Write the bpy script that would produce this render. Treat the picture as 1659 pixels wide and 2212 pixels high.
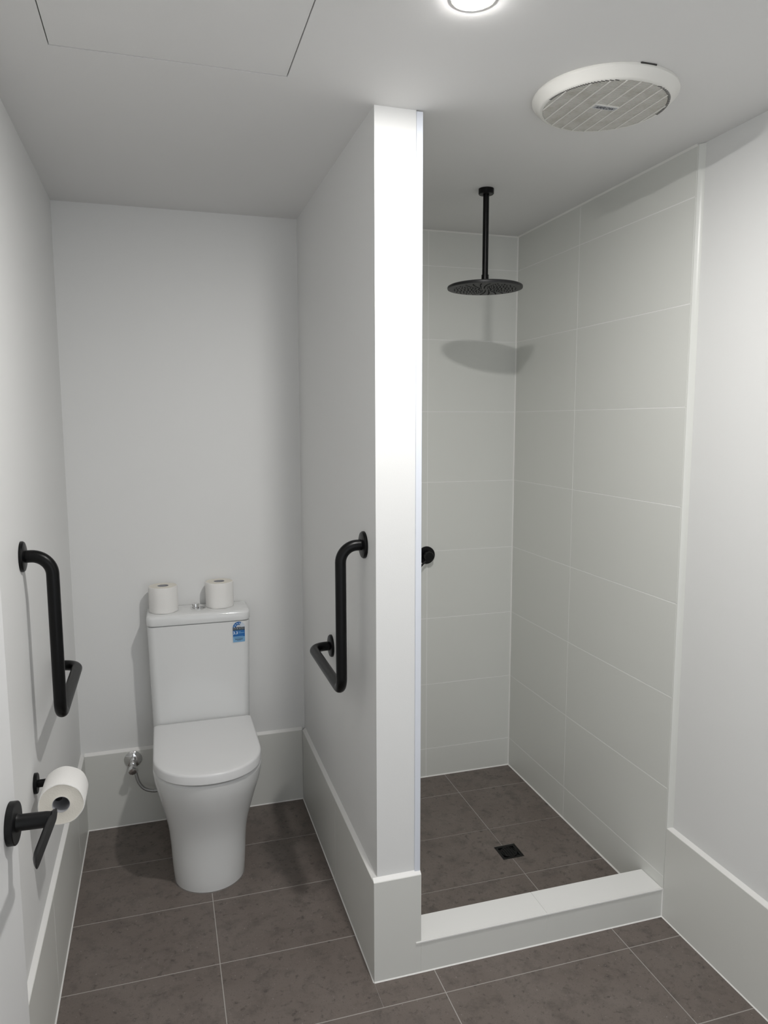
import bpy, bmesh, math, random
from mathutils import Vector, Matrix
for o in list(bpy.data.objects): bpy.data.objects.remove(o)
S = bpy.context.scene
C = S.collection
PI = math.pi

# ------------------------------------------------------------------ camera
CAM = dict(pos=(0.3399, -2.9486, 1.5974), yaw=0.2953, pitch=-0.1225, roll=-0.0024, f=1584.77)
cd = bpy.data.cameras.new('camera'); cam = bpy.data.objects.new('camera', cd); C.objects.link(cam)
cd.sensor_fit = 'HORIZONTAL'; cd.sensor_width = 36.0; cd.lens = 36.0 * CAM['f'] / 1659.0
cd.clip_start = 0.02
_y, _p, _r = CAM['yaw'], CAM['pitch'], CAM['roll']
fw = Vector((math.sin(_y)*math.cos(_p), math.cos(_y)*math.cos(_p), math.sin(_p)))
rt = Vector((math.cos(_y), -math.sin(_y), 0)); up = rt.cross(fw)
rt2 = rt*math.cos(_r) + up*math.sin(_r); up2 = up*math.cos(_r) - rt*math.sin(_r)
m = Matrix((rt2, up2, -fw)).transposed().to_4x4(); m.translation = CAM['pos']
cam.matrix_world = m
S.camera = cam

# ------------------------------------------------------------------ world, exposure
w = bpy.data.worlds.new('world'); S.world = w; w.use_nodes = True
w.node_tree.nodes['Background'].inputs[0].default_value = (0.93, 0.965, 1.0, 1)
w.node_tree.nodes['Background'].inputs[1].default_value = 1.25
S.view_settings.view_transform = 'Standard'; S.view_settings.look = 'None'
S.view_settings.gamma = 1.0; S.view_settings.use_curve_mapping = False
S.view_settings.exposure = 0.06
LAMP_STRENGTH = 1220.0
LAMP_COLOR = (1.0, 0.985, 0.96)

# frontal fill through the opening added behind the camera (sampling portal for the world light, gives off nothing itself)
pl = bpy.data.lights.new('fill_portal', 'AREA'); pl.shape = 'RECTANGLE'; pl.size = 1.55; pl.size_y = 2.15
pl.cycles.is_portal = True
po = bpy.data.objects.new('fill_portal', pl); C.objects.link(po); po.location = (.925, -3.78, 1.075); po.rotation_euler = (PI/2, 0, 0)

# ------------------------------------------------------------------ measures (metres)
TS = 0.013                 # tile thickness proud of the plaster
XP1, XP2 = 0.883, 1.012    # partition: plaster face to the toilet, tile face to the shower
YP = -1.087                # partition front plaster
YF = YP - TS               # front of skirting / hob
ZS = 0.306                 # skirting height
H = 2.3815
XR = 1.8543; XT = XR - TS  # right wall plaster, shower tile face
YT = -1.101
ZH = 0.098; YH2 = -0.991
ZF = 0.006
YEND = -3.75

# ------------------------------------------------------------------ materials
MATS = {}
def lin(c):
    return tuple(((v/255)/12.92 if v/255 <= .04045 else ((v/255+.055)/1.055)**2.4) for v in c)
def mat(name, col, rough=.5, metal=0., bump=None, mottled=None, spec=.5, coat=0., emit=None):
    mt = bpy.data.materials.new(name); mt.use_nodes = True; nt = mt.node_tree; N = nt.nodes; Lk = nt.links
    b = N['Principled BSDF']
    b.inputs['Base Color'].default_value = (*col, 1); b.inputs['Roughness'].default_value = rough
    b.inputs['Metallic'].default_value = metal; b.inputs['Specular IOR Level'].default_value = spec
    b.inputs['Coat Weight'].default_value = coat; b.inputs['Coat Roughness'].default_value = .05
    geo = None
    if bump or mottled: geo = N.new('ShaderNodeNewGeometry')
    if mottled:
        # list of (scale, detail, low, high, dark colour, amount)
        prev = None
        base = N.new('ShaderNodeRGB'); base.outputs[0].default_value = (*col, 1); prev = base.outputs[0]
        for sc, det, lo, hi, dc, amt in mottled:
            n = N.new('ShaderNodeTexNoise'); n.inputs['Scale'].default_value = sc; n.inputs['Detail'].default_value = det
            n.inputs['Roughness'].default_value = .65
            Lk.new(geo.outputs['Position'], n.inputs['Vector'])
            mr = N.new('ShaderNodeMapRange'); mr.inputs[1].default_value = lo; mr.inputs[2].default_value = hi
            mr.inputs[3].default_value = 0; mr.inputs[4].default_value = amt
            Lk.new(n.outputs['Fac'], mr.inputs[0])
            mx = N.new('ShaderNodeMix'); mx.data_type = 'RGBA'
            Lk.new(mr.outputs[0], mx.inputs['Factor']); Lk.new(prev, mx.inputs['A']); mx.inputs['B'].default_value = (*dc, 1)
            prev = mx.outputs['Result']
        Lk.new(prev, b.inputs['Base Color'])
    if bump:
        sc, st, dist = bump
        n = N.new('ShaderNodeTexNoise'); n.inputs['Scale'].default_value = sc; n.inputs['Detail'].default_value = 3
        Lk.new(geo.outputs['Position'], n.inputs['Vector'])
        bp = N.new('ShaderNodeBump'); bp.inputs['Strength'].default_value = st; bp.inputs['Distance'].default_value = dist
        Lk.new(n.outputs['Fac'], bp.inputs['Height']); Lk.new(bp.outputs['Normal'], b.inputs['Normal'])
    if emit:
        b.inputs['Emission Color'].default_value = (*emit[0], 1); b.inputs['Emission Strength'].default_value = emit[1]
    MATS[name] = mt
    return mt
mat('paint', (.82, .82, .81), .55, bump=(260, .12, .001))
mat('ceiling_paint', (.78, .775, .765), .7, bump=(220, .08, .001))
mat('wall_tile', (.75, .755, .72), .32, bump=(14, .03, .002))
mat('skirt_tile', (.74, .74, .705), .38, bump=(18, .05, .002))
mat('tile_grout', (.90, .895, .88), .8)
mat('joint_grout', (.88, .87, .84), .8)
mat('caulk', (.88, .87, .85), .45)
mat('hob_white', (.92, .915, .90), .4, bump=(18, .04, .002))
mat('floor_tile', (.160, .132, .116), .48, bump=(90, .25, .001),
    mottled=[(5, 4, .35, .75, (.200, .170, .152), .9), (17, 7, .50, .72, (.098, .083, .074), .85), (45, 6, .56, .70, (.060, .050, .045), .8), (120, 4, .60, .72, (.22, .195, .18), .6), (230, 2, .62, .70, (.055, .046, .042), .7), (160, 1, .74, .77, (.40, .38, .36), .8)])
mat('floor_grout', (.42, .395, .37), .85)
mat('sealant', (.17, .155, .145), .5)
mat('black', (.0022, .0022, .0024), .34, spec=.22)
mat('black_satin', (.0030, .0030, .0034), .42, spec=.28)
mat('black_hole', (.003, .003, .003), .7)
mat('head_grey', (.013, .013, .014), .42, metal=.0, spec=.35)
mat('ceramic', (.80, .805, .80), .10, spec=.5)
mat('seat_plastic', (.80, .80, .80), .24, spec=.5)
mat('chrome', (.78, .78, .78), .08, metal=1)
mat('braid', (.42, .42, .42), .35, metal=1, bump=(900, .6, .001))
mat('paper', (.90, .885, .86), .95, spec=.1, bump=(420, .5, .0015))
mat('paper_end', (.80, .765, .69), .95, spec=.1, bump=(300, .5, .001))
mat('card_core', (.42, .42, .44), .9, spec=.1)
mat('white_trim', (.77, .80, .87), .3)
mat('door_paint', (.80, .80, .80), .45)
mat('fan_plastic', (.80, .79, .75), .4)
mat('fan_dusty', (.66, .645, .60), .6, mottled=[(22, 3, .45, .75, (.50, .475, .41), .7)])
mat('fan_dark', (.05, .048, .045), .8)
mat('slot_grey', (.10, .098, .092), .8)
mat('badge_silver', (.55, .56, .58), .35, metal=.3)
mat('ink_navy', (.012, .014, .035), .5)
mat('ink_black', (.005, .005, .007), .5)
mat('label_white', (.62, .68, .75), .35)
mat('label_blue', (.014, .125, .38), .35)
mat('label_mid', (.016, .14, .42), .35)
mat('label_light', (.20, .42, .66), .35)
mat('label_text', (.70, .80, .90), .4)
mat('led', (1, 1, 1), .5, emit=(LAMP_COLOR, LAMP_STRENGTH))
mat('gap', (.05, .05, .048), .9)

# ------------------------------------------------------------------ mesh helpers
def finish(bm, angle=35):
    bmesh.ops.recalc_face_normals(bm, faces=bm.faces[:])
    th = math.radians(angle)
    for f in bm.faces: f.smooth = True
    for e in bm.edges:
        if len(e.link_faces) == 2: e.smooth = e.calc_face_angle(0) < th
def obj(name, bm, material, parent=None, base=None, recalc=True):
    """link bm as one mesh object; base = world point of the parent's origin (bm is in world coordinates)"""
    if isinstance(bm, bmesh.types.BMesh):
        if recalc: finish(bm)
        me = bpy.data.meshes.new(name); bm.to_mesh(me); bm.free()
        if base is not None: me.transform(Matrix.Translation(-Vector(base)))
    else: me = bm
    if not me.materials: me.materials.append(MATS[material])
    o = bpy.data.objects.new(name, me); C.objects.link(o)
    if parent: o.parent = parent
    return o
def thing(name, label, cat, loc, group=None):
    o = bpy.data.objects.new(name, None); C.objects.link(o); o.location = loc; o.empty_display_size = .05
    o['label'] = label; o['category'] = cat
    if group: o['group'] = group
    return o
def struct(name, bm, material, label=None):
    o = obj(name, bm, material); o['kind'] = 'structure'
    if label: o['label'] = label
    return o
def box(bm, x0, x1, y0, y1, z0, z1, bev=0, seg=1):
    r = bmesh.ops.create_cube(bm, size=1)
    M = Matrix.Translation(((x0+x1)/2, (y0+y1)/2, (z0+z1)/2)) @ Matrix.Diagonal((abs(x1-x0), abs(y1-y0), abs(z1-z0), 1))
    bmesh.ops.transform(bm, matrix=M, verts=r['verts'])
    if bev:
        es = list({e for v in r['verts'] for e in v.link_edges})
        bmesh.ops.bevel(bm, geom=es, offset=bev, segments=seg, affect='EDGES', profile=.5)
    return bm
def B(*a, **k): return box(bmesh.new(), *a, **k)
def loft(bm, rings, cap0=True, cap1=True, closed=True):
    vs = [[bm.verts.new(p) for p in r] for r in rings]; n = len(rings[0])
    for a, b in zip(vs, vs[1:]):
        for i in range(n if closed else n-1):
            j = (i+1) % n
            bm.faces.new((a[i], a[j], b[j], b[i]))
    if cap0: bm.faces.new(vs[0][::-1])
    if cap1: bm.faces.new(vs[-1])
    return bm
def frame(d):
    d = Vector(d).normalized(); a = Vector((0, 0, 1)) if abs(d.z) < .9 else Vector((1, 0, 0))
    u = d.cross(a).normalized(); v = d.cross(u).normalized(); return u, v
def lathe(bm, prof, origin, axis=(0, 0, 1), n=40, cap0=True, cap1=True):
    """prof: list of (radius, distance along axis)"""
    d = Vector(axis).normalized(); u, v = frame(d); o = Vector(origin)
    rings = [[o + d*h + (u*math.cos(2*PI*i/n) + v*math.sin(2*PI*i/n))*max(r, 1e-5) for i in range(n)] for r, h in prof]
    return loft(bm, rings, cap0, cap1)
def fillet(pts, rads, n=10):
    out = [Vector(pts[0])]
    for i in range(1, len(pts)-1):
        p = Vector(pts[i]); a = (Vector(pts[i-1])-p).normalized(); b = (Vector(pts[i+1])-p).normalized()
        r = rads[i-1] if isinstance(rads, (list, tuple)) else rads
        ang = a.angle(b); t = r/math.tan(ang/2); c = p + (a+b).normalized()*(r/math.sin(ang/2))
        s = p + a*t; e = p + b*t; v0 = s-c; v1 = e-c; tot = v0.angle(v1); ax = v0.cross(v1).normalized()
        for k in range(n+1):
            out.append(c + Matrix.Rotation(tot*k/n, 3, ax) @ v0)
    out.append(Vector(pts[-1])); return out
def sweep(bm, path, r, n=20, cap=True):
    path = [Vector(p) for p in path]; rings = []
    d0 = (path[1]-path[0]).normalized(); u, v = frame(d0); prev = d0
    for i, p in enumerate(path):
        if i == 0: d = d0
        elif i == len(path)-1: d = (path[-1]-path[-2]).normalized()
        else: d = ((path[i+1]-p).normalized() + (p-path[i-1]).normalized()).normalized()
        q = prev.rotation_difference(d); u = q @ u; v = q @ v; prev = d
        rr = r(i/(len(path)-1)) if callable(r) else r
        rings.append([p + (u*math.cos(2*PI*k/n) + v*math.sin(2*PI*k/n))*rr for k in range(n)])
    return loft(bm, rings, cap, cap)
TILEMESH = {}
def tile(parent, x0, x1, y0, y1, z0, z1, material, bev=.0008):
    """one tile, a part of a floor, wall or skirting; alike tiles share a mesh"""
    dims = (round(x1-x0, 4), round(y1-y0, 4), round(z1-z0, 4)); key = (dims, material)
    if min(dims) < .003: return None
    if key not in TILEMESH:
        bm = B(-dims[0]/2, dims[0]/2, -dims[1]/2, dims[1]/2, -dims[2]/2, dims[2]/2, bev=bev)
        for f in bm.faces: f.smooth = False
        bmesh.ops.recalc_face_normals(bm, faces=bm.faces[:])
        me = bpy.data.meshes.new('tile'); bm.to_mesh(me); bm.free(); me.materials.append(MATS[material]); TILEMESH[key] = me
    o = bpy.data.objects.new('tile', TILEMESH[key]); C.objects.link(o); o.parent = parent
    o.location = ((x0+x1)/2, (y0+y1)/2, (z0+z1)/2)
    return o
def cuts(a, b, first, step, gap):
    """split [a,b] at first + k*step, leaving a joint of width gap"""
    ks = [a] + sorted(first+k*step for k in range(-20, 21) if a+.004 < first+k*step < b-.004) + [b]
    return [(p + (gap/2 if i else 0), q - (gap/2 if i < len(ks)-2 else 0)) for i, (p, q) in enumerate(zip(ks, ks[1:]))]

# ================================================================== THE ROOM
G = .0021
# ---- floor: grout bed and each 300 x 600 tile
floor = struct('floor', B(-.1, XR+.1, YEND-.1, .1, -.12, -.0005), 'floor_grout', 'dark grey brown tiled bathroom floor')
for (y0, y1) in cuts(YEND, -TS, -.5926, .3, G):
    for (x0, x1) in cuts(TS, XT, .4529, .6, G):
        if y0 > YF-.02 and x0 > XP1-TS-.01: continue
        x1c = x1
        if y0 > YF-.02: x1c = min(x1, XP1-TS)              # alcove ends at the partition skirting
        if y0 < YF-.02 < y1 and x1 > XP1-TS:               # row that meets partition and hob
            if x0 < XP1-TS: tile(floor, x0, XP1-TS, y0, y1, -.010, 0, 'floor_tile'); x0 = XP1-TS
            tile(floor, x0, x1, y0, YF, -.010, 0, 'floor_tile'); continue
        tile(floor, x0, x1c, y0, y1, -.010, 0, 'floor_tile')
DX0, DX1, DY0, DY1 = 1.485, 1.570, -.677, -.590            # floor waste opening
def shower_bed():
    bm = bmesh.new(); za, zb = -.10, ZF-.0006
    box(bm, XP2-.02, DX0, YH2-.02, .01, za, zb); box(bm, DX1, XT+.005, YH2-.02, .01, za, zb)
    box(bm, DX0, DX1, YH2-.02, DY0, za, zb); box(bm, DX0, DX1, DY1, .01, za, zb); box(bm, DX0, DX1, DY0, DY1, za, ZF-.0065)
    return bm
sfl = struct('floor_shower', shower_bed(), 'floor_grout', 'dark grey brown tiled shower floor behind the hob')
for (y0, y1) in cuts(YH2, 0, -.1725, .3, G):
    for (x0, x1) in cuts(XP2, XT, 1.521, .6, G):
        if y0 < DY0 and y1 > DY1:                          # tiles notched round the waste
            bm = bmesh.new()
            left = x0 < 1.5
            xa, xb = (x0, DX0) if left else (DX1, x1)
            box(bm, x0, x1, y0, DY0, ZF-.010, ZF); box(bm, x0, x1, DY1, y1, ZF-.010, ZF); box(bm, xa, xb, DY0, DY1, ZF-.010, ZF)
            o = obj('tile', bm, 'floor_tile', sfl)
            for f in o.data.polygons: f.use_smooth = False
            continue
        tile(sfl, x0, x1, y0, y1, ZF-.010, ZF, 'floor_tile')

# ---- ceiling with the opening of the access panel
PX0, PX1, PY0, PY1 = .1475, .6515, -1.675, -1.172
bm = bmesh.new()
box(bm, -.1, PX0, YEND-.1, .1, H, H+.05); box(bm, PX1, XR+.1, YEND-.1, .1, H, H+.05)
box(bm, PX0, PX1, YEND-.1, PY0, H, H+.05); box(bm, PX0, PX1, PY1, .1, H, H+.05)
box(bm, PX0-.02, PX1+.02, PY0-.02, PY1+.02, H+.05, H+.07)
struct('ceiling', bm, 'ceiling_paint', 'flat white painted plaster ceiling')

# ---- walls
bm = bmesh.new()
DO0, DO1 = -3.44, -2.60                                    # doorway in the left wall, beside the camera
box(bm, -.1, 0, DO1, .1, 0, H); box(bm, -.1, 0, YEND-.1, DO0, 0, H); box(bm, -.1, 0, DO0, DO1, 2.06, H)
struct('wall_left', bm, 'paint', 'white painted wall carrying the grab rail and roll holder')
struct('wall_corridor', B(-1.3, -1.2, YEND-.1, -1.6, 0, H), 'paint')
bm = bmesh.new()
for y0, y1, z0, z1 in ((DO0-.06, DO0, 0, 2.12), (DO1, DO1+.06, 0, 2.12), (DO0, DO1, 2.06, 2.12)): box(bm, 0, .012, y0, y1, z0, z1, bev=.002)
struct('trim_3', bm, 'white_trim', 'white architrave round the doorway')
struct('wall_back', B(-.1, XP1+.06, 0, .1, 0, H), 'paint', 'white painted wall behind the toilet')
bm = bmesh.new(); box(bm, -.1, .15, YEND-.1, YEND, 0, H); box(bm, 1.70, XR+.1, YEND-.1, YEND, 0, H); box(bm, .15, 1.70, YEND-.1, YEND, 2.15, H)  # unseen wall; its wide opening is added to let world light in as fill
struct('wall_front', bm, 'paint', 'white wall with a wide opening added for fill light')
# shower back wall, tiled to the ceiling
ZR = .1385; TG = .0020
zrows = cuts(ZF, H-.0015, ZR, .3, TG)
wsb_y = .0015
wsb = struct('wall_shower', B(XP1+.06, XR+.1, wsb_y+.0005, .1, -.1, H), 'tile_grout', 'white tiled shower end wall')
wsb_y = .0015
for z0, z1 in zrows:
    for x0, x1 in cuts(XP2, XT-.0015, 1.433, .6, TG):
        tile(wsb, x0, x1, wsb_y, wsb_y+.010, z0, z1, 'wall_tile')
wr = struct('wall_right', B(XR, XR+.1, YEND-.1, 0, 0, H), 'paint', 'white painted wall with tiled shower section')
gr = obj('grout_bed', B(XT+.0005, XR+.001, YT+.002, 0, 0, H-.001), 'tile_grout', wr)
for z0, z1 in zrows:
    for y0, y1 in cuts(YT, 0, -.487, .6, TG):
        if y1-y0 < .03: continue
        y0 = YT if y0 < YT+.05 else y0
        tile(wr, XT, XR-.001, y0, y1, z0, z1, 'wall_tile')
wp = struct('wall_partition', B(XP1, XP2-.0175, YP, .02, 0, H), 'paint', 'white partition wall between toilet and shower')
obj('grout_bed', B(XP2-.018, XP2-.0005, YP+.004, 0, 0, H-.001), 'tile_grout', wp)
for z0, z1 in zrows:
    for y0, y1 in cuts(YP+.006, 0, -.487, .6, TG):
        tile(wp, XP2-.012, XP2, y0, y1, z0, z1, 'wall_tile')
# white edge strip of the shower tiling on the end of the partition
bm = bmesh.new(); box(bm, XP2-.0172, XP2, YP-.003, YP+.006, ZS, H-.003, bev=.001)
struct('trim_1', bm, 'white_trim', 'narrow white edge strip on the end of the partition')
# caulked edge of the shower tiling on the right wall
bm = bmesh.new()
sec = [(XT+.0005, YT), (XT+.0006, YT-.004), (XT+.003, YT-.006), (XT+.0065, YT-.009), (XT+.010, YT-.013), (XR, YT-.019), (XR, YT)]
loft(bm, [[(x, y, z) for x, y in sec] for z in (ZS, H-.001)])
struct('trim_2', bm, 'wall_tile', 'painted caulked edge beside the shower tiles')

# ---- tiled skirtings
def skirt(name, x0, x1, y0, y1, axis, first, label, step=.6, z1=ZS, ledge=None):
    base = struct(name, B(x0+.0008, x1-.0008, y0+.0008, y1-.0008, 0.0, z1-.002), 'joint_grout', label)
    rng = cuts(*((x0, x1) if axis == 'x' else (y0, y1)), first, step, .002)
    for a, b in rng:
        if axis == 'x': tile(base, a, b, y0, y1, .003, z1, 'skirt_tile')
        else: tile(base, x0, x1, a, b, .003, z1, 'skirt_tile')
    if ledge:      # caulked ledge sloping from the wall to the tile edge
        bm = bmesh.new(); lo, hi = z1-.0003, z1+.006; c = .0015
        if ledge == '+x': q = [(x0, lo), (x1-c, lo), (x1-c, z1+.0006), (x0+.004, hi), (x0, hi+.003)]; loft(bm, [[(u, y, v) for u, v in q] for y in (y0, y1)])
        if ledge == '-x': q = [(x1, lo), (x0+c, lo), (x0+c, z1+.0006), (x1-.004, hi), (x1, hi+.003)]; loft(bm, [[(u, y, v) for u, v in q] for y in (y0, y1)])
        if ledge == '-y': q = [(y1, lo), (y0+c, lo), (y0+c, z1+.0006), (y1-.004, hi), (y1, hi+.003)]; loft(bm, [[(x, u, v) for u, v in q] for x in (x0, x1)])
        obj('caulk_ledge', bm, 'caulk', base)
    return base
skirt('baseboard_left', 0, TS, DO1+.06, 0, 'y', -.893, 'tiled skirting under the grab rail wall', ledge='+x')
skirt('baseboard_back', TS, XP1-TS, -TS, 0, 'x', .47, 'tiled skirting behind the toilet', ledge='-y')
skirt('baseboard_partition', XP1-TS, XP1, YP, -TS+.0, 'y', -.613, 'tiled skirting along the partition beside the toilet', ledge='-x')
skirt('baseboard_front', XP1-TS, XP2, YF, YP, 'x', 5, 'tiled skirting on the end of the partition', ledge='-y')
skirt('baseboard_right', XT, XR, YEND, YT-.0015, 'y', -1.701, 'tiled skirting along the right wall', ledge='-x')
# sealant beads where skirtings meet the floor
bm = bmesh.new()
def bead(bm, a, b, w, nx, ny):
    a = Vector(a); b = Vector(b); n = Vector((nx, ny, 0))
    p = [a, a+n*w, a+Vector((0, 0, w))]; q = [b, b+n*w, b+Vector((0, 0, w))]
    loft(bm, [p, q])
bead(bm, (TS, DO1+.06, 0), (TS, -TS, 0), .0035, 1, 0); bead(bm, (TS, -TS, 0), (XP1-TS, -TS, 0), .0035, 0, -1)
bead(bm, (XP1-TS, -TS, 0), (XP1-TS, YF, 0), .003, -1, 0); bead(bm, (XP1-TS, YF, 0), (XT, YF, 0), .003, 0, -1)
bead(bm, (XT, YF, 0), (XT, YEND, 0), .003, -1, 0)
bead(bm, (XP2, wsb_y, ZF), (XT, wsb_y, ZF), .004, 0, -1); bead(bm, (XT, wsb_y, ZF), (XT, YH2, ZF), .004, -1, 0)
struct('trim_4', bm, 'joint_grout', 'pale sealant bead along the foot of the tiles')
bm = bmesh.new()
def vbead(bm, x, y, z0, z1, w, sx, sy):
    loft(bm, [[(x, y, z), (x+sx*w, y, z), (x, y+sy*w, z)] for z in (z0, z1)])
vbead(bm, XT, wsb_y, ZF, H, .004, -1, -1); vbead(bm, XT, YF, 0, ZH, .003, -1, -1)
bead(bm, (XP2, wsb_y, H-.0001), (XT, wsb_y, H-.0001), -.005, 0, 1); bead(bm, (XT, wsb_y, H-.0001), (XT, YT, H-.0001), -.005, 1, 0)
struct('trim_5', bm, 'joint_grout', 'pale sealant bead in the shower corner')

# ---- shower hob
hob = thing('shower_hob', 'low white tiled hob step across the shower entrance', 'step', (1.42, -1.046, 0)); HB = (1.42, -1.046, 0)
obj('core', B(XP2+.001, XT-.001, YF+.0006, YH2-.001, 0, ZH-.0006), 'skirt_tile', hob, HB)
for x0, x1 in cuts(XP2, XT-.001, 1.424, 5, .0012):
    obj('front_tile', B(x0, x1, YF, YF+.011, .003, ZH-.004, bev=.0006), 'skirt_tile', hob, HB)
    obj('back_tile', B(x0, x1, YH2-.0105, YH2, ZF, ZH-.010, bev=.0006), 'wall_tile', hob, HB)
    obj('top_tile', B(x0, x1, YF+.003, YH2, ZH-.010, ZH, bev=.0008), 'hob_white', hob, HB)
obj('edge_trim', B(XP2-.016, XT, YF-.0025, YF+.003, ZH-.0042, ZH+.0002, bev=.0006), 'caulk', hob, HB)

# ---- door leaf, swung open against the left wall
door = bpy.data.objects.new('door_1', None); C.objects.link(door); door['kind'] = 'structure'
door['label'] = 'white flush door folded back against the wall, with black lever handle'
free = Vector((.100, -1.731, 0)); hinge = Vector((.0525, DO1+.045, 0))
dl = (free-hinge).length; ang = math.atan2(free.y-hinge.y, free.x-hinge.x)
door.location = hinge; door.rotation_euler = (0, 0, ang)
# door space: x along the leaf from the hinge, -y into the room, z up
obj('door_leaf', B(0, dl, 0, .036, .006, 2.04, bev=.002, seg=2), 'door_paint', door)
lx = dl-.040; lz = .988
bm = bmesh.new(); lathe(bm, [(.0325, 0), (.0325, .0100), (.0315, .0112), (.020, .0114)], (lx, 0, lz), (0, -1, 0), n=48)
hd = obj('door_handle', bm, 'black_satin', door); hd['label'] = 'matt black lever handle on a round rose'
bm = bmesh.new(); lathe(bm, [(.0150, .009), (.0138, .012), (.0124, .016), (.0122, .052), (.0112, .0600)], (lx, 0, lz), (0, -1, 0), n=28)
obj('handle_neck', bm, 'black_satin', hd)
bm = bmesh.new(); rings = []
# half-round bar: flat face to the room, round back, both ends scooped to a point
for t, kz, dp in ((0, .30, .0012), (.02, .62, .0030), (.05, .88, .0060), (.09, 1, .0092), (.14, 1, .0105), (.5, .98, .0100), (.80, .95, .0098), (.88, .93, .0082), (.94, .86, .0055), (.98, .66, .0026), (1, .40, .0010)):
    x = lx+.023-.150*t; hz = .0098*kz; yo = -.0640
    rings.append([(x, yo, lz-hz), (x, yo, lz+hz)] + [(x, yo + dp*math.sin(PI*k/12)**.8, lz + hz*math.cos(PI*k/12)) for k in range(1, 12)])
loft(bm, rings); obj('lever', bm, 'black_satin', hd)
for z in (.25, 1.02, 1.80):
    bm = bmesh.new(); lathe(bm, [(.006, 0), (.006, .1)], (-.004, .0, z-.05), n=16); obj('hinge', bm, 'chrome', door)

# ---- access panel in the ceiling
ap = obj('access_panel', B(PX0+.002, PX1-.002, PY0+.002, PY1-.002, H+.0008, H+.014, bev=.0008), 'ceiling_paint')
ap['label'] = 'square white access panel flush in the ceiling'; ap['category'] = 'access panel'

# ---- downlight
LX, LY = .932, -1.585
dlg = thing('downlight', 'round glowing LED downlight in the ceiling', 'downlight', (LX, LY, H)); LB = (LX, LY, H)
bm = bmesh.new(); lathe(bm, [(.0425, -.0001), (.042, -.0008), (.037, -.0011), (.0362, -.0010), (.036, 0)], (0, 0, 0), n=48, cap0=False, cap1=False)
obj('bezel', bm, 'fan_plastic', dlg)
bm = bmesh.new(); lathe(bm, [(.0359, -.0004), (.0352, -.0016), (.030, -.0024), (.020, -.0029), (.008, -.0031), (0, -.0032)], (0, 0, 0), n=48, cap0=True, cap1=True)
obj('diffuser', bm, 'led', dlg)

# ================================================================== TOILET
TC = .459
toi = thing('toilet', 'white ceramic close-coupled toilet with closed lid', 'toilet', (TC, -.30, 0)); TB = (TC, -.30, 0)
def dring(z, w, yf, ys, yb, n=36, ex=2.0, rb=.02, c=TC):
    pts = []
    # front curve, left to right
    for i in range(n+1):
        t = PI*i/n
        cx = math.copysign(abs(math.cos(t))**(2/ex), math.cos(t)); sy = abs(math.sin(t))**(2/ex)
        pts.append((c - w*cx, ys - (ys-yf)*sy, z))
    for i in range(7):   # right rear corner
        t = PI/2*i/6; pts.append((c + w - rb + rb*math.cos(t), yb - rb + rb*math.sin(t), z))
    for i in range(7):
        t = PI/2 + PI/2*i/6; pts.append((c - w + rb + rb*math.cos(t), yb - rb + rb*math.sin(t), z))
    return pts
def interp(tab, z):
    for a, b in zip(tab, tab[1:]):
        if z <= b[0]:
            t = (z-a[0])/(b[0]-a[0]); t2 = t
            return [p+(q-p)*t2 for p, q in zip(a, b)]
    return list(tab[-1])
def smooth_tab(tab, n):
    """Catmull-Rom through the rows"""
    out = []
    m = len(tab)
    for i in range(m-1):
        p0, p1, p2, p3 = tab[max(i-1, 0)], tab[i], tab[i+1], tab[min(i+2, m-1)]
        for k in range(n):
            t = k/n
            out.append([.5*(2*b+(c-a)*t+(2*a-5*b+4*c-d)*t*t+(-a+3*b-3*c+d)*t**3) for a, b, c, d in zip(p0, p1, p2, p3)])
    out.append(list(tab[-1])); return out
#        z     w     yf     ys
PAN = [(.000, .120, -.544, -.425), (.030, .1235, -.546, -.422), (.080, .127, -.547, -.42), (.140, .130, -.549, -.42), (.200, .137, -.557, -.42),
       (.260, .151, -.575, -.42), (.320, .166, -.598, -.425), (.370, .179, -.614, -.43), (.405, .184, -.621, -.435), (.416, .184, -.622, -.435)]
bm = bmesh.new(); rings = [dring(z, w, yf, ys, -.016, c=TC-.005*max(0, min(1, (.36-z)/.2))) for z, w, yf, ys in smooth_tab(PAN, 4)]
z, w, yf, ys = PAN[-1]
rings.append(dring(.4215, w-.004, yf+.004, ys, -.018)); rings.append(dring(.4225, w-.010, yf+.010, ys, -.02))
loft(bm, rings); obj('pan', bm, 'ceramic', toi, TB)
# sealant ring at the foot
bm = bmesh.new(); loft(bm, [dring(-.0005, .1235, -.5480, -.425, -.016, c=TC-.005), dring(.0006, .1230, -.5475, -.425, -.016, c=TC-.005), dring(.0020, .1190, -.544, -.425, -.016, c=TC-.005)]); obj('sealant_bead', bm, 'sealant', toi, TB)
# seat ring and lid
bm = bmesh.new(); loft(bm, [dring(.4232, .176, -.615, -.43, -.18), dring(.431, .178, -.618, -.43, -.18)]); obj('seat', bm, 'seat_plastic', toi, TB)
bm = bmesh.new()
LW, LF, LS, LBK = .1825, -.632, -.445, -.1705
R = []
for z, d in ((.4312, .004), (.4318, .0015), (.434, 0), (.458, .0005), (.4625, .002), (.4650, .0052), (.4660, .010)):
    R.append(dring(z, LW-d, LF+d, LS, LBK-d*.4, rb=.012, ex=2.15))
for k in (.03, .06, .1): R.append(dring(.4660+.0006*k*10, LW-k, LF+k, LS+k*.3, LBK-k*.5, rb=.012, ex=2.15))
loft(bm, R); obj('lid', bm, 'seat_plastic', toi, TB)
for sx in (-1, 1):
    bm = bmesh.new(); lathe(bm, [(.009, 0), (.009, .03)], (TC+sx*.085-.015*0, -.1735, .432), (0, 0, 1), n=16); obj('hinge_post', bm, 'ceramic', toi, TB)
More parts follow.
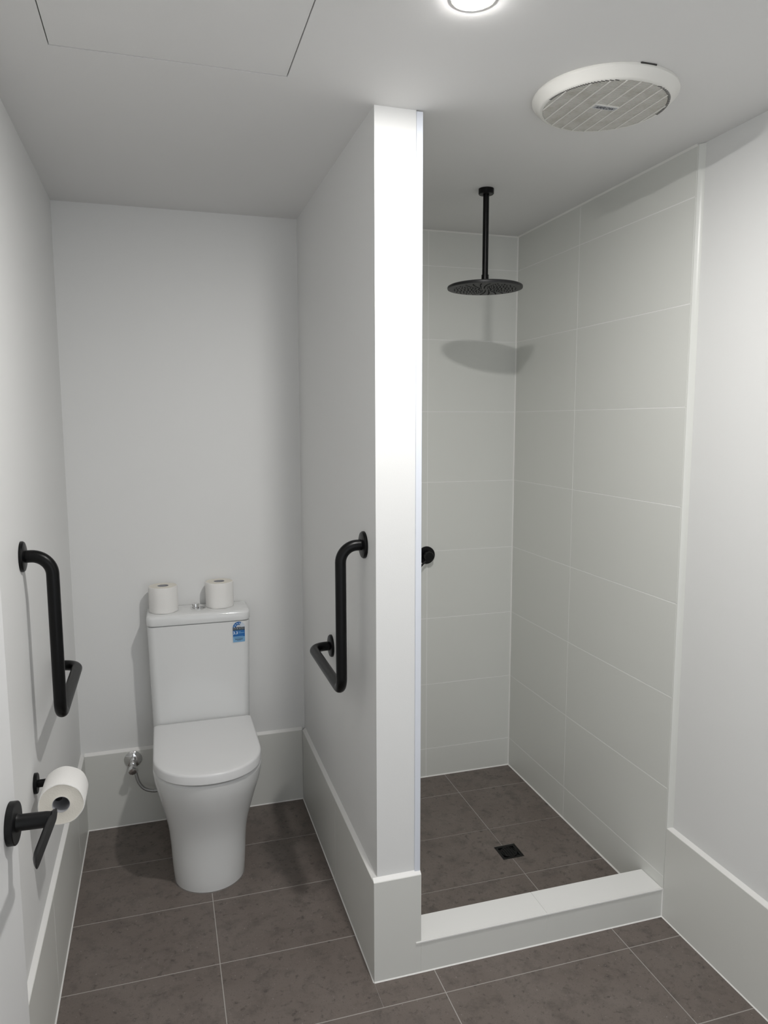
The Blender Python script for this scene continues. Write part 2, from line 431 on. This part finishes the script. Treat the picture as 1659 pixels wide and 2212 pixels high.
# cistern body, back against the wall, corners rounded
CF = -.166
def rrect(x0, x1, y0, y1, r, z, n=8, bow=0):
    pts = []
    for cx, cy, a0 in ((x0+r, y0+r, PI), (x1-r, y0+r, 1.5*PI), (x1-r*.5, y1-r*.5, 0), (x0+r*.5, y1-r*.5, .5*PI)):
        rr = r if cy < (y0+y1)/2 else r*.5
        for i in range(n+1):
            a = a0 + PI/2*i/n; pts.append((cx+rr*math.cos(a), cy+rr*math.sin(a), z))
    out = []
    xc = (x0+x1)/2; hw = (x1-x0)/2
    for x, y, z in pts:
        if y < (y0+y1)/2: y += bow*((x-xc)/hw)**2
        out.append((x, y, z))
    return out
CR, BOW = .030, .006
def cist(z):
    t = (z-.41)/(.846-.41); return (.2765+(.2680-.2765)*t, .6385+(.6480-.6385)*t)
bm = bmesh.new(); rings = []
for z in (.4225, .425, .46, .55, .65, .75, .8365, .8390):
    x0, x1 = cist(z); d = .003 if z in (.4225, .8390) else 0
    rings.append(rrect(x0+d, x1-d, CF+d, -.0015, CR, z, bow=BOW))
loft(bm, rings); obj('cistern', bm, 'ceramic', toi, TB)
def front_y(x, z):
    x0, x1 = cist(z); xc = (x0+x1)/2; hw = (x1-x0)/2; y = CF
    e = max(0, abs(x-xc)-(hw-CR)); e = min(e, CR)
    y += CR - math.sqrt(CR*CR-e*e)
    return y + BOW*((x-xc)/hw)**2
bm = bmesh.new(); x0, x1 = cist(.846); x0 -= .002; x1 += .002; rings = []
for z, d in ((.8390, .012), (.8425, .010), (.8427, .003), (.8434, .0008), (.846, 0), (.868, 0), (.8745, .0018), (.8785, .006), (.880, .012)):
    rings.append(rrect(x0+d, x1-d, CF-.0035+d, -.0012-d*.3, CR, z, bow=BOW))
rings.append(rrect(x0+.04, x1-.04, CF+.04, -.02, CR*.6, .8804)); loft(bm, rings)
obj('cistern_lid', bm, 'ceramic', toi, TB)
# chrome flush plate with a raised half button
FX, FY, FZ = .459, -.078, .8803
bm = bmesh.new(); lathe(bm, [(.0285, 0), (.0285, .002), (.0268, .0032), (.0235, .0034), (.0232, .0022), (0, .0022)], (FX, FY, FZ), n=48)
fp = obj('flush_plate', bm, 'chrome', toi, TB); fp['label'] = 'round chrome flush plate'
bm = bmesh.new()
lathe(bm, [(.0122, .002), (.0122, .0175), (.0116, .0192), (.010, .0198), (0, .0200)], (FX-.010, FY+.004, FZ), n=32); obj('flush_button', bm, 'chrome', fp, TB)
bm = bmesh.new(); hb = [(FX+.006+.0*math.cos(0), 0)]
ring0 = [(FX+.0015+.020*max(0, math.cos(a)), FY+.0205*math.sin(a)) for a in [(-PI/2+PI*i/20) for i in range(21)]]
loft(bm, [[(x, y, FZ+.0022) for x, y in ring0], [(x, y, FZ+.0045) for x, y in ring0]]); obj('flush_button', bm, 'chrome', fp, TB)

# water rating label on the cistern front
lab = None
SX0, SX1, SZ0, SZ1 = .5795, .6270, .7565, .8385
def wrapped(shapes, lift, nmax=.006):
    """flat outline polygons in label coordinates (u right, v up, metres) laid on the curved cistern front"""
    bm = bmesh.new()
    for poly in shapes:
        f = bm.faces.new([bm.verts.new((u, 0, v)) for u, v in poly])
    bmesh.ops.triangulate(bm, faces=bm.faces[:])
    for _ in range(4):
        es = [e for e in bm.edges if abs(e.verts[0].co.x-e.verts[1].co.x) > nmax]
        if not es: break
        bmesh.ops.subdivide_edges(bm, edges=es, cuts=1); bmesh.ops.triangulate(bm, faces=bm.faces[:])
    for v in bm.verts:
        x = SX0+v.co.x; z = SZ0+v.co.z; v.co = Vector((x, front_y(x, z)-lift, z))
    bmesh.ops.recalc_face_normals(bm, faces=bm.faces[:])
    s = sum((f.normal.y*f.calc_area() for f in bm.faces))
    if s > 0: bmesh.ops.reverse_faces(bm, faces=bm.faces[:])
    return bm
def text_polys(body, size, bold=True, stretch=1.0):
    cu = bpy.data.curves.new('t', 'FONT'); cu.body = body; cu.size = size; cu.resolution_u = 2
    if bold: cu.offset = size*.026
    ob = bpy.data.objects.new('t', cu); C.objects.link(ob)
    bpy.context.view_layer.update()
    me = bpy.data.meshes.new_from_object(ob.evaluated_get(bpy.context.evaluated_depsgraph_get()))
    V = [(v.co.x*stretch, v.co.y) for v in me.vertices]; F = [[V[i] for i in p.vertices] for p in me.polygons]
    bpy.data.objects.remove(ob); bpy.data.curves.remove(cu); bpy.data.meshes.remove(me)
    xs = [p[0] for f in F for p in f]; ys = [p[1] for f in F for p in f]
    return F, min(xs), max(xs), min(ys), max(ys)
def fit_text(body, u0, u1, v0, v1, bold=True):
    F, a, b, c, d = text_polys(body, .01, bold)
    su = (u1-u0)/(b-a); sv = (v1-v0)/(d-c)
    return [[(u0+(x-a)*su, v0+(y-c)*sv) for x, y in f] for f in F]
LWd, LHt = SX1-SX0, SZ1-SZ0
r = LWd/2; vc = LHt-r
def arch(rad, a0, a1, n=24): return [(r+rad*math.cos(a0+(a1-a0)*i/n), vc+rad*math.sin(a0+(a1-a0)*i/n)) for i in range(n+1)]
lab = obj('rating_label', wrapped([[(0, 0), (LWd, 0)] + arch(r, 0, PI)], .0004), 'label_white', toi, TB, recalc=False)
lab['label'] = 'blue arched water rating sticker with stars'
mb = .0012
def lp(name, shapes, lift, mt): return obj(name, wrapped(shapes, lift), mt, lab, TB, recalc=False)
yb0, yb1, yb2 = .022, .0446, .0590      # light band, blue band, black band tops
lp('pale_band', [[(mb, mb), (LWd-mb, mb), (LWd-mb, yb0), (mb, yb0)]], .0006, 'label_light')
lp('blue_band', [[(mb, yb0), (LWd-mb, yb0), (LWd-mb, yb1+.002), (mb, yb1+.002)]], .0006, 'label_mid')
lp('black_band', [[(mb, yb1+.002), (LWd-mb, yb1+.002), (LWd-mb, yb2), (mb, yb2)]], .0006, 'ink_black')
lp('star_arc', [[(mb, yb2), (r-.0105, yb2)] + [(x, y) for x, y in arch(.0105, PI, 1.15)][0:] + [(x, y) for x, y in arch(r-mb, 1.15, PI)]], .0006, 'label_blue')
lp('dial', [[(r-.0085, yb2)] + [(r+.0085*math.cos(PI-PI*i/12), yb2+.0085*math.sin(PI*i/12)) for i in range(1, 12)] + [(r+.0085, yb2)]], .0006, 'badge_silver')
def star(u, v, R): return [(u+(R if i % 2 == 0 else R*.42)*math.sin(PI*i/5), v+(R if i % 2 == 0 else R*.42)*math.cos(PI*i/5)) for i in range(10)]
for a in (2.98, 2.46, 1.93, 1.42):
    lp('star', [star(r+.0168*math.cos(a), vc+.0168*math.sin(a), .0030)], .0008, 'label_text')
lp('lettering', fit_text('WATER RATING', .003, LWd-.003, yb2-.0068, yb2-.0028, False), .0008, 'label_text')
lp('lettering', fit_text('3.3', .0025, .0195, yb1-.0125, yb1-.0010), .0008, 'label_text')
lines = [[(.003, yb1+.0035), (LWd-.004, yb1+.0035), (LWd-.004, yb1+.0045), (.003, yb1+.0045)],
         [(.0225, yb1-.0042), (.031, yb1-.0042), (.031, yb1-.0022), (.0225, yb1-.0022)], [(.0225, yb1-.0090), (.0445, yb1-.0090), (.0445, yb1-.0068), (.0225, yb1-.0068)],
         [(.003, yb0+.0008), (.040, yb0+.0008), (.040, yb0+.0019), (.003, yb0+.0019)]]
lp('small_print', lines, .0008, 'label_light')
lines = [[(.007, .0170), (.040, .0170), (.040, .0180), (.007, .0180)], [(.009, .0108), (.038, .0108), (.038, .0130), (.009, .0130)], [(.016, .0070), (.031, .0070), (.031, .0082), (.016, .0082)]]
lp('small_print', lines, .0008, 'ink_navy')

# ---- stop valve and braided hose
VX, VZ = .192, .273; VB = (VX, -TS, VZ)
val = thing('stop_valve', 'chrome stop valve with braided hose on the skirting beside the toilet', 'valve', VB)
bm = bmesh.new(); lathe(bm, [(.034, 0), (.034, .002), (.030, .006), (.020, .010), (.012, .011), (0, .011)], (VX, -TS, VZ), (0, -1, 0), n=40); obj('wall_rose', bm, 'chrome', val, VB)
bm = bmesh.new(); lathe(bm, [(.0105, .008), (.0105, .020), (.0125, .021), (.0125, .030), (.0105, .031), (.0105, .046), (.0125, .048), (.0125, .058), (.009, .060), (0, .060)], (VX, -TS, VZ), (0, -1, 0), n=24)
obj('valve_body', bm, 'chrome', val, VB)
bm = bmesh.new(); lathe(bm, [(.0095, .008), (.0095, .020), (.0155, .022), (.0165, .030), (.0155, .040), (.010, .042), (0, .042)], (VX, -TS-.050, VZ), (0, -.85, -.25), n=8); obj('valve_handle', bm, 'chrome', val, VB)
bm = bmesh.new(); lathe(bm, [(.0105, .004), (.0105, .014), (.0125, .015), (.0125, .032), (.008, .034), (0, .034)], (VX+.002, -TS-.045, VZ), (.22, 0, -1), n=6); obj('hose_nut', bm, 'chrome', val, VB)
path = [(VX+.009, -.058, VZ-.034), (VX+.012, -.060, .222), (VX+.020, -.062, .195), (VX+.036, -.064, .172), (VX+.058, -.066, .160), (VX+.085, -.07, .157), (VX+.118, -.072, .165)]
def spline(pts, n=8):
    P = [list(p) for p in pts]; return [Vector(v) for v in smooth_tab(P, n)]
bm = bmesh.new(); sweep(bm, spline(path), .0062, 14); ho = obj('braided_hose', bm, 'braid', val, VB); ho['label'] = 'grey braided flexible hose'

# ================================================================== GRAB RAILS
def grab_rail(wx, sx, yt, zt, yl, zl, label):
    """wx wall plane, sx = +1 rail stands off towards +x"""
    base = (wx, yt, zt); g = thing('grab_rail', label, 'grab rail', base, 'black grab rails beside the toilet')
    off = .070; X = wx+sx*off; r = .0157
    pts = [(wx+sx*.004, yt, zt), (X, yt, zt), (X, yt, zl), (X, yl, zl), (wx+sx*.004, yl, zl)]
    bm = bmesh.new(); sweep(bm, fillet(pts, [.048, .040, .048], 12), r, 24); obj('bar', bm, 'black', g, base)
    for y, z in ((yt, zt), (yl, zl)):
        bm = bmesh.new(); lathe(bm, [(.0385, .0), (.0385, .005), (.036, .0085), (.030, .0105), (.0165, .0115)], (wx, y, z), (sx, 0, 0), n=48)
        fl = obj('flange', bm, 'black', g, base)
    return g
grab_rail(0, 1, -.972, 1.267, -.545, .847, 'black L-shaped grab rail on the wall above the roll holder')
grab_rail(XP1, -1, -.972, 1.252, -.540, .829, 'black L-shaped grab rail on the partition wall')

# ================================================================== TOILET ROLLS
def roll_mesh():
    rnd = random.Random(3)
    R, r, h = .0535, .0205, .098; n = 72
    bm = bmesh.new()
    wob = [.0006*math.sin(3*2*PI*i/n+1)+.0005*math.sin(7*2*PI*i/n) for i in range(n)]
    def ring(rad, z, wv): return [((rad+wv*wob[i])*math.cos(2*PI*i/n), (rad+wv*wob[i])*math.sin(2*PI*i/n), z+(.0004*math.sin(5*2*PI*i/n) if wv else 0)) for i in range(n)]
    loft(bm, [ring(R-.0025, 0, 1), ring(R-.0006, .0008, 1), ring(R, .003, 1), ring(R+.0002, h*.5, 1), ring(R, h-.003, 1), ring(R-.0006, h-.0008, 1), ring(R-.0025, h, 1)], False, False)
    finish(bm); me = bpy.data.meshes.new('paper'); bm.to_mesh(me); bm.free(); me.materials.append(MATS['paper'])
    ends = []
    for z, s in ((0, 1), (h, -1)):
        bm = bmesh.new(); rr = [ring(r+(R-.0025-r)*k/12, z + s*.0006*((k % 2)) + s*.0012*math.sin(PI*k/12), 1 if k == 12 else 0) for k in range(13)]
        loft(bm, rr, False, False)
        finish(bm, 60); me2 = bpy.data.meshes.new('paper_end'); bm.to_mesh(me2); bm.free(); me2.materials.append(MATS['paper_end']); ends.append(me2)
    bm = bmesh.new()
    loft(bm, [ring(r, .0, 0), ring(r, h, 0), ring(r-.001, h, 0), ring(r-.001, 0, 0), ring(r, 0, 0)], False, False)
    finish(bm); me3 = bpy.data.meshes.new('core_tube'); bm.to_mesh(me3); bm.free(); me3.materials.append(MATS['card_core'])
    return me, ends, me3
RM = roll_mesh()
def toilet_roll(loc, rot, label):
    t = thing('toilet_roll', label, 'toilet roll', loc, 'white toilet rolls'); t.rotation_euler = rot
    obj('paper', RM[0], None, t); obj('paper_end', RM[1][0], None, t); obj('paper_end', RM[1][1], None, t); obj('core_tube', RM[2], None, t)
    return t
toilet_roll((.331, -.078, .8807), (0, 0, .4), 'white toilet roll standing on the cistern above the stop valve')
toilet_roll((.542, -.060, .8807), (0, 0, 2.1), 'white toilet roll standing on the cistern above the blue sticker')
RX, RZ = .0725, .669
rl = toilet_roll((RX+.0025, -1.094, RZ-.001), (-PI/2, 0, .0), 'white toilet roll hanging on the black holder')

# ---- roll holder
HY = -.985; RB = (0, HY, .680)
rh = thing('toilet_roll_holder', 'black toilet roll holder on the wall below the grab rail', 'roll holder', RB)
bm = bmesh.new(); lathe(bm, [(.026, 0), (.026, .007), (.0245, .0085), (.010, .009)], (0, HY, .680), (1, 0, 0), n=40); obj('wall_rose', bm, 'black', rh, RB)
bm = bmesh.new(); sweep(bm, fillet([(.006, HY, .6785), (RX-.0055, HY, .6785), (RX-.0055, -1.075, .6785)], .014, 8), .0100, 20); obj('arm', bm, 'black', rh, RB)

# ================================================================== SHOWER
SHX, SHY = 1.434, -.555
sh = thing('rain_shower', 'matt black rain shower head on a ceiling arm', 'shower head', (SHX, SHY, H)); SB = (SHX, SHY, H)
bm = bmesh.new(); lathe(bm, [(.026, 0), (.026, -.016), (.0245, -.018), (.012, -.018)], (SHX, SHY, H), n=32); obj('ceiling_flange', bm, 'black', sh, SB)
bm = bmesh.new(); lathe(bm, [(.0102, -.012), (.0102, -.300)], (SHX, SHY, H), n=24); obj('arm', bm, 'black', sh, SB)
bm = bmesh.new(); lathe(bm, [(.0122, -.283), (.0125, -.285), (.0125, -.302), (.0105, -.304), (.0105, -.309), (.016, -.311), (.017, -.318)], (SHX, SHY, H), n=24); obj('swivel_nut', bm, 'black', sh, SB)
zt = -.3165
bm = bmesh.new(); lathe(bm, [(.016, zt), (.06, zt-.001), (.124, zt-.003), (.1285, zt-.0055), (.1295, zt-.009), (.1285, zt-.0135), (.120, zt-.0145), (0, zt-.0145)], (SHX, SHY, H), n=72)
hdp = obj('head', bm, 'head_grey', sh, SB)
bm = bmesh.new()
for k in range(24):
    a0 = 2*PI*k/24
    for j, rr in enumerate((.022, .034, .046, .058, .070, .082, .094, .105)):
        if j < 2 and k % 2: continue
        a = a0 + .035*j
        lathe(bm, [(.0021, zt-.0143), (.0017, zt-.0165), (0, zt-.0166)], (SHX+rr*math.cos(a), SHY+rr*math.sin(a), H), n=6, cap0=False)
nz = obj('nozzles', bm, 'black_hole', hdp, SB); nz['kind'] = 'stuff'

# mixer on the shower end wall
MX, MZ = 1.4285, 1.022; MB_ = (MX, wsb_y, MZ)
mx = thing('shower_mixer', 'round black shower mixer tap with pin lever on the tiles', 'mixer tap', MB_)
bm = bmesh.new(); lathe(bm, [(.0385, 0), (.0385, .004), (.037, .006), (.022, .0062)], (MX, wsb_y, MZ), (0, -1, 0), n=48); obj('wall_plate', bm, 'black', mx, MB_)
bm = bmesh.new(); lathe(bm, [(.020, .005), (.020, .040), (.0185, .043), (0, .0435)], (MX, wsb_y, MZ), (0, -1, 0), n=36); obj('body', bm, 'black', mx, MB_)
bm = bmesh.new(); lathe(bm, [(.0048, 0), (.0042, .03), (.0042, .095), (.0036, .098), (0, .0985)], (MX-.006, wsb_y-.032, MZ-.012), (-.74, -.12, -.66), n=16); obj('lever', bm, 'black', mx, MB_)

# floor waste
fdx, fdy = (DX0+DX1)/2, (DY0+DY1)/2; FB = (fdx, fdy, ZF-.006); hw = .0425
fd = thing('floor_waste', 'square black floor waste grate in the shower floor', 'floor drain', FB)
bm = bmesh.new()
for x0, x1, y0, y1 in ((-hw, hw, -hw, -hw+.012), (-hw, hw, hw-.012, hw), (-hw, -hw+.012, -hw+.012, hw-.012), (hw-.012, hw, -hw+.012, hw-.012)):
    box(bm, fdx+x0, fdx+x1, fdy+y0, fdy+y1, ZF-.006, ZF-.0012, bev=.0006)
obj('frame', bm, 'black', fd, FB)
bm = bmesh.new(); lathe(bm, [(.030, -.0055), (.030, -.0035), (0, -.0035)], (fdx, fdy, ZF), n=32, cap0=True); obj('well', bm, 'black_hole', fd, FB)
bm = bmesh.new(); lathe(bm, [(.0305, -.004), (.0305, -.0015), (.0265, -.0015), (.0265, -.004)], (fdx, fdy, ZF), n=32, cap0=False, cap1=False); obj('grate_ring', bm, 'black', fd, FB)
for k in range(-2, 3):
    yy = math.sqrt(max(.0, .0268**2-(k*.0095)**2)); obj('grate_bar', B(fdx+k*.0095-.0022, fdx+k*.0095+.0022, fdy-yy, fdy+yy, ZF-.0035, ZF-.0017, bev=.0005), 'black', fd, FB)
obj('plate', B(fdx-hw+.011, fdx+hw-.011, fdy-hw+.011, fdy+hw-.011, ZF-.0062, ZF-.0052), 'black', fd, FB)

# ================================================================== EXHAUST FAN
FXc, FYc = 1.404, -1.296; FBs = (FXc, FYc, H)
fan = thing('exhaust_fan', 'round white ceiling exhaust fan with dusty slatted grille', 'exhaust fan', FBs)
RO, RI, FD = .172, .1465, .028
bm = bmesh.new(); lathe(bm, [(RO-.002, 0), (RO, -.003), (RO, -.008), (RO-.0025, -.0115), (RI+.0095, -FD+.003), (RI+.005, -FD+.0002), (RI, -FD), (RI-.002, -.008)], FBs, n=96, cap0=False, cap1=False)
obj('rim', bm, 'fan_plastic', fan, FBs)
bm = bmesh.new(); lathe(bm, [(RI-.001, -.0095), (0, -.0095)], FBs, n=64, cap0=False, cap1=False)
obj('backing', bm, 'fan_dark', fan, FBs)
bm = bmesh.new(); ns = 62; pitch = 2*RI/ns
for k in range(ns):
    y = -RI + (k+.5)*pitch; half = math.sqrt(max(0, (RI-.001)**2-y*y))
    if half < .01: continue
    box(bm, FXc-half, FXc+half, FYc+y-pitch*.33, FYc+y+pitch*.33, H-FD+.0005, H-FD+.0065)
sl = obj('slats', bm, 'fan_dusty', fan, FBs); sl['kind'] = 'stuff'
bm = bmesh.new()
for k in range(2, ns//2):                      # the gaps between slats run on into the rim as short dark slots
    y = -RI + k*pitch; half = math.sqrt(max(0, RI**2-y*y)); ln = .0045+.006*max(0, (1-(k/14)))
    for sx in (-1, 1): box(bm, FXc+sx*(half-.001), FXc+sx*(half+ln), FYc+y-pitch*.24, FYc+y+pitch*.24, H-FD-.0006, H-FD+.002)
sl = obj('rim_slots', bm, 'slot_grey', fan, FBs); sl['kind'] = 'stuff'
BX0, BX1, BY0, BY1 = FXc-.0335, FXc+.0335, FYc-.0115-.004, FYc+.0115-.004
for k in range(-4, 5):
    x = FXc+.034*k; half = math.sqrt((RI-.0005)**2-(.034*k)**2)
    segs = [(FYc-half, FYc+half)] if k else [(FYc-half, BY0), (BY1, FYc+half)]
    for a, b in segs: obj('rib', B(x-.0017, x+.0017, a, b, H-FD-.0014, H-FD+.006, bev=.0004), 'fan_plastic', fan, FBs)
bd = obj('badge', B(BX0, BX1, BY0, BY1, H-FD-.0016, H-FD+.004, bev=.0006), 'fan_plastic', fan, FBs); bd['label'] = 'small name badge in the middle of the grille'
obj('badge_plate', B(BX0+.003, BX1-.003, BY0+.003, BY1-.003, H-FD-.0022, H-FD-.0015), 'badge_silver', bd, FBs)
F, a, b, c, d = text_polys('AIRFLOW', .02, True)
su = (BX1-BX0-.014)/(b-a); sv = (BY1-BY0-.011)/(d-c)
bm = bmesh.new()
# read from below with the viewer looking towards +y: text right = +x, text up = -y (towards the viewer's top)
for f in F:
    bm.faces.new([bm.verts.new((BX0+.007+(x-a+.18*(y-c))*su*.96, BY1-.0055-(y-c)*sv, H-FD-.0024)) for x, y in f])
for f in bm.faces:
    if f.normal.z > 0: f.normal_flip()
bm.normal_update()
obj('lettering', bm, 'ink_navy', bd, FBs, recalc=False)
# screwdriver slot on the rim
obj('release_notch', B(FXc-.02, FXc+.02, FYc-RO-.0005, FYc-RO+.004, H-.0035, H-.0002), 'fan_dark', fan, FBs)
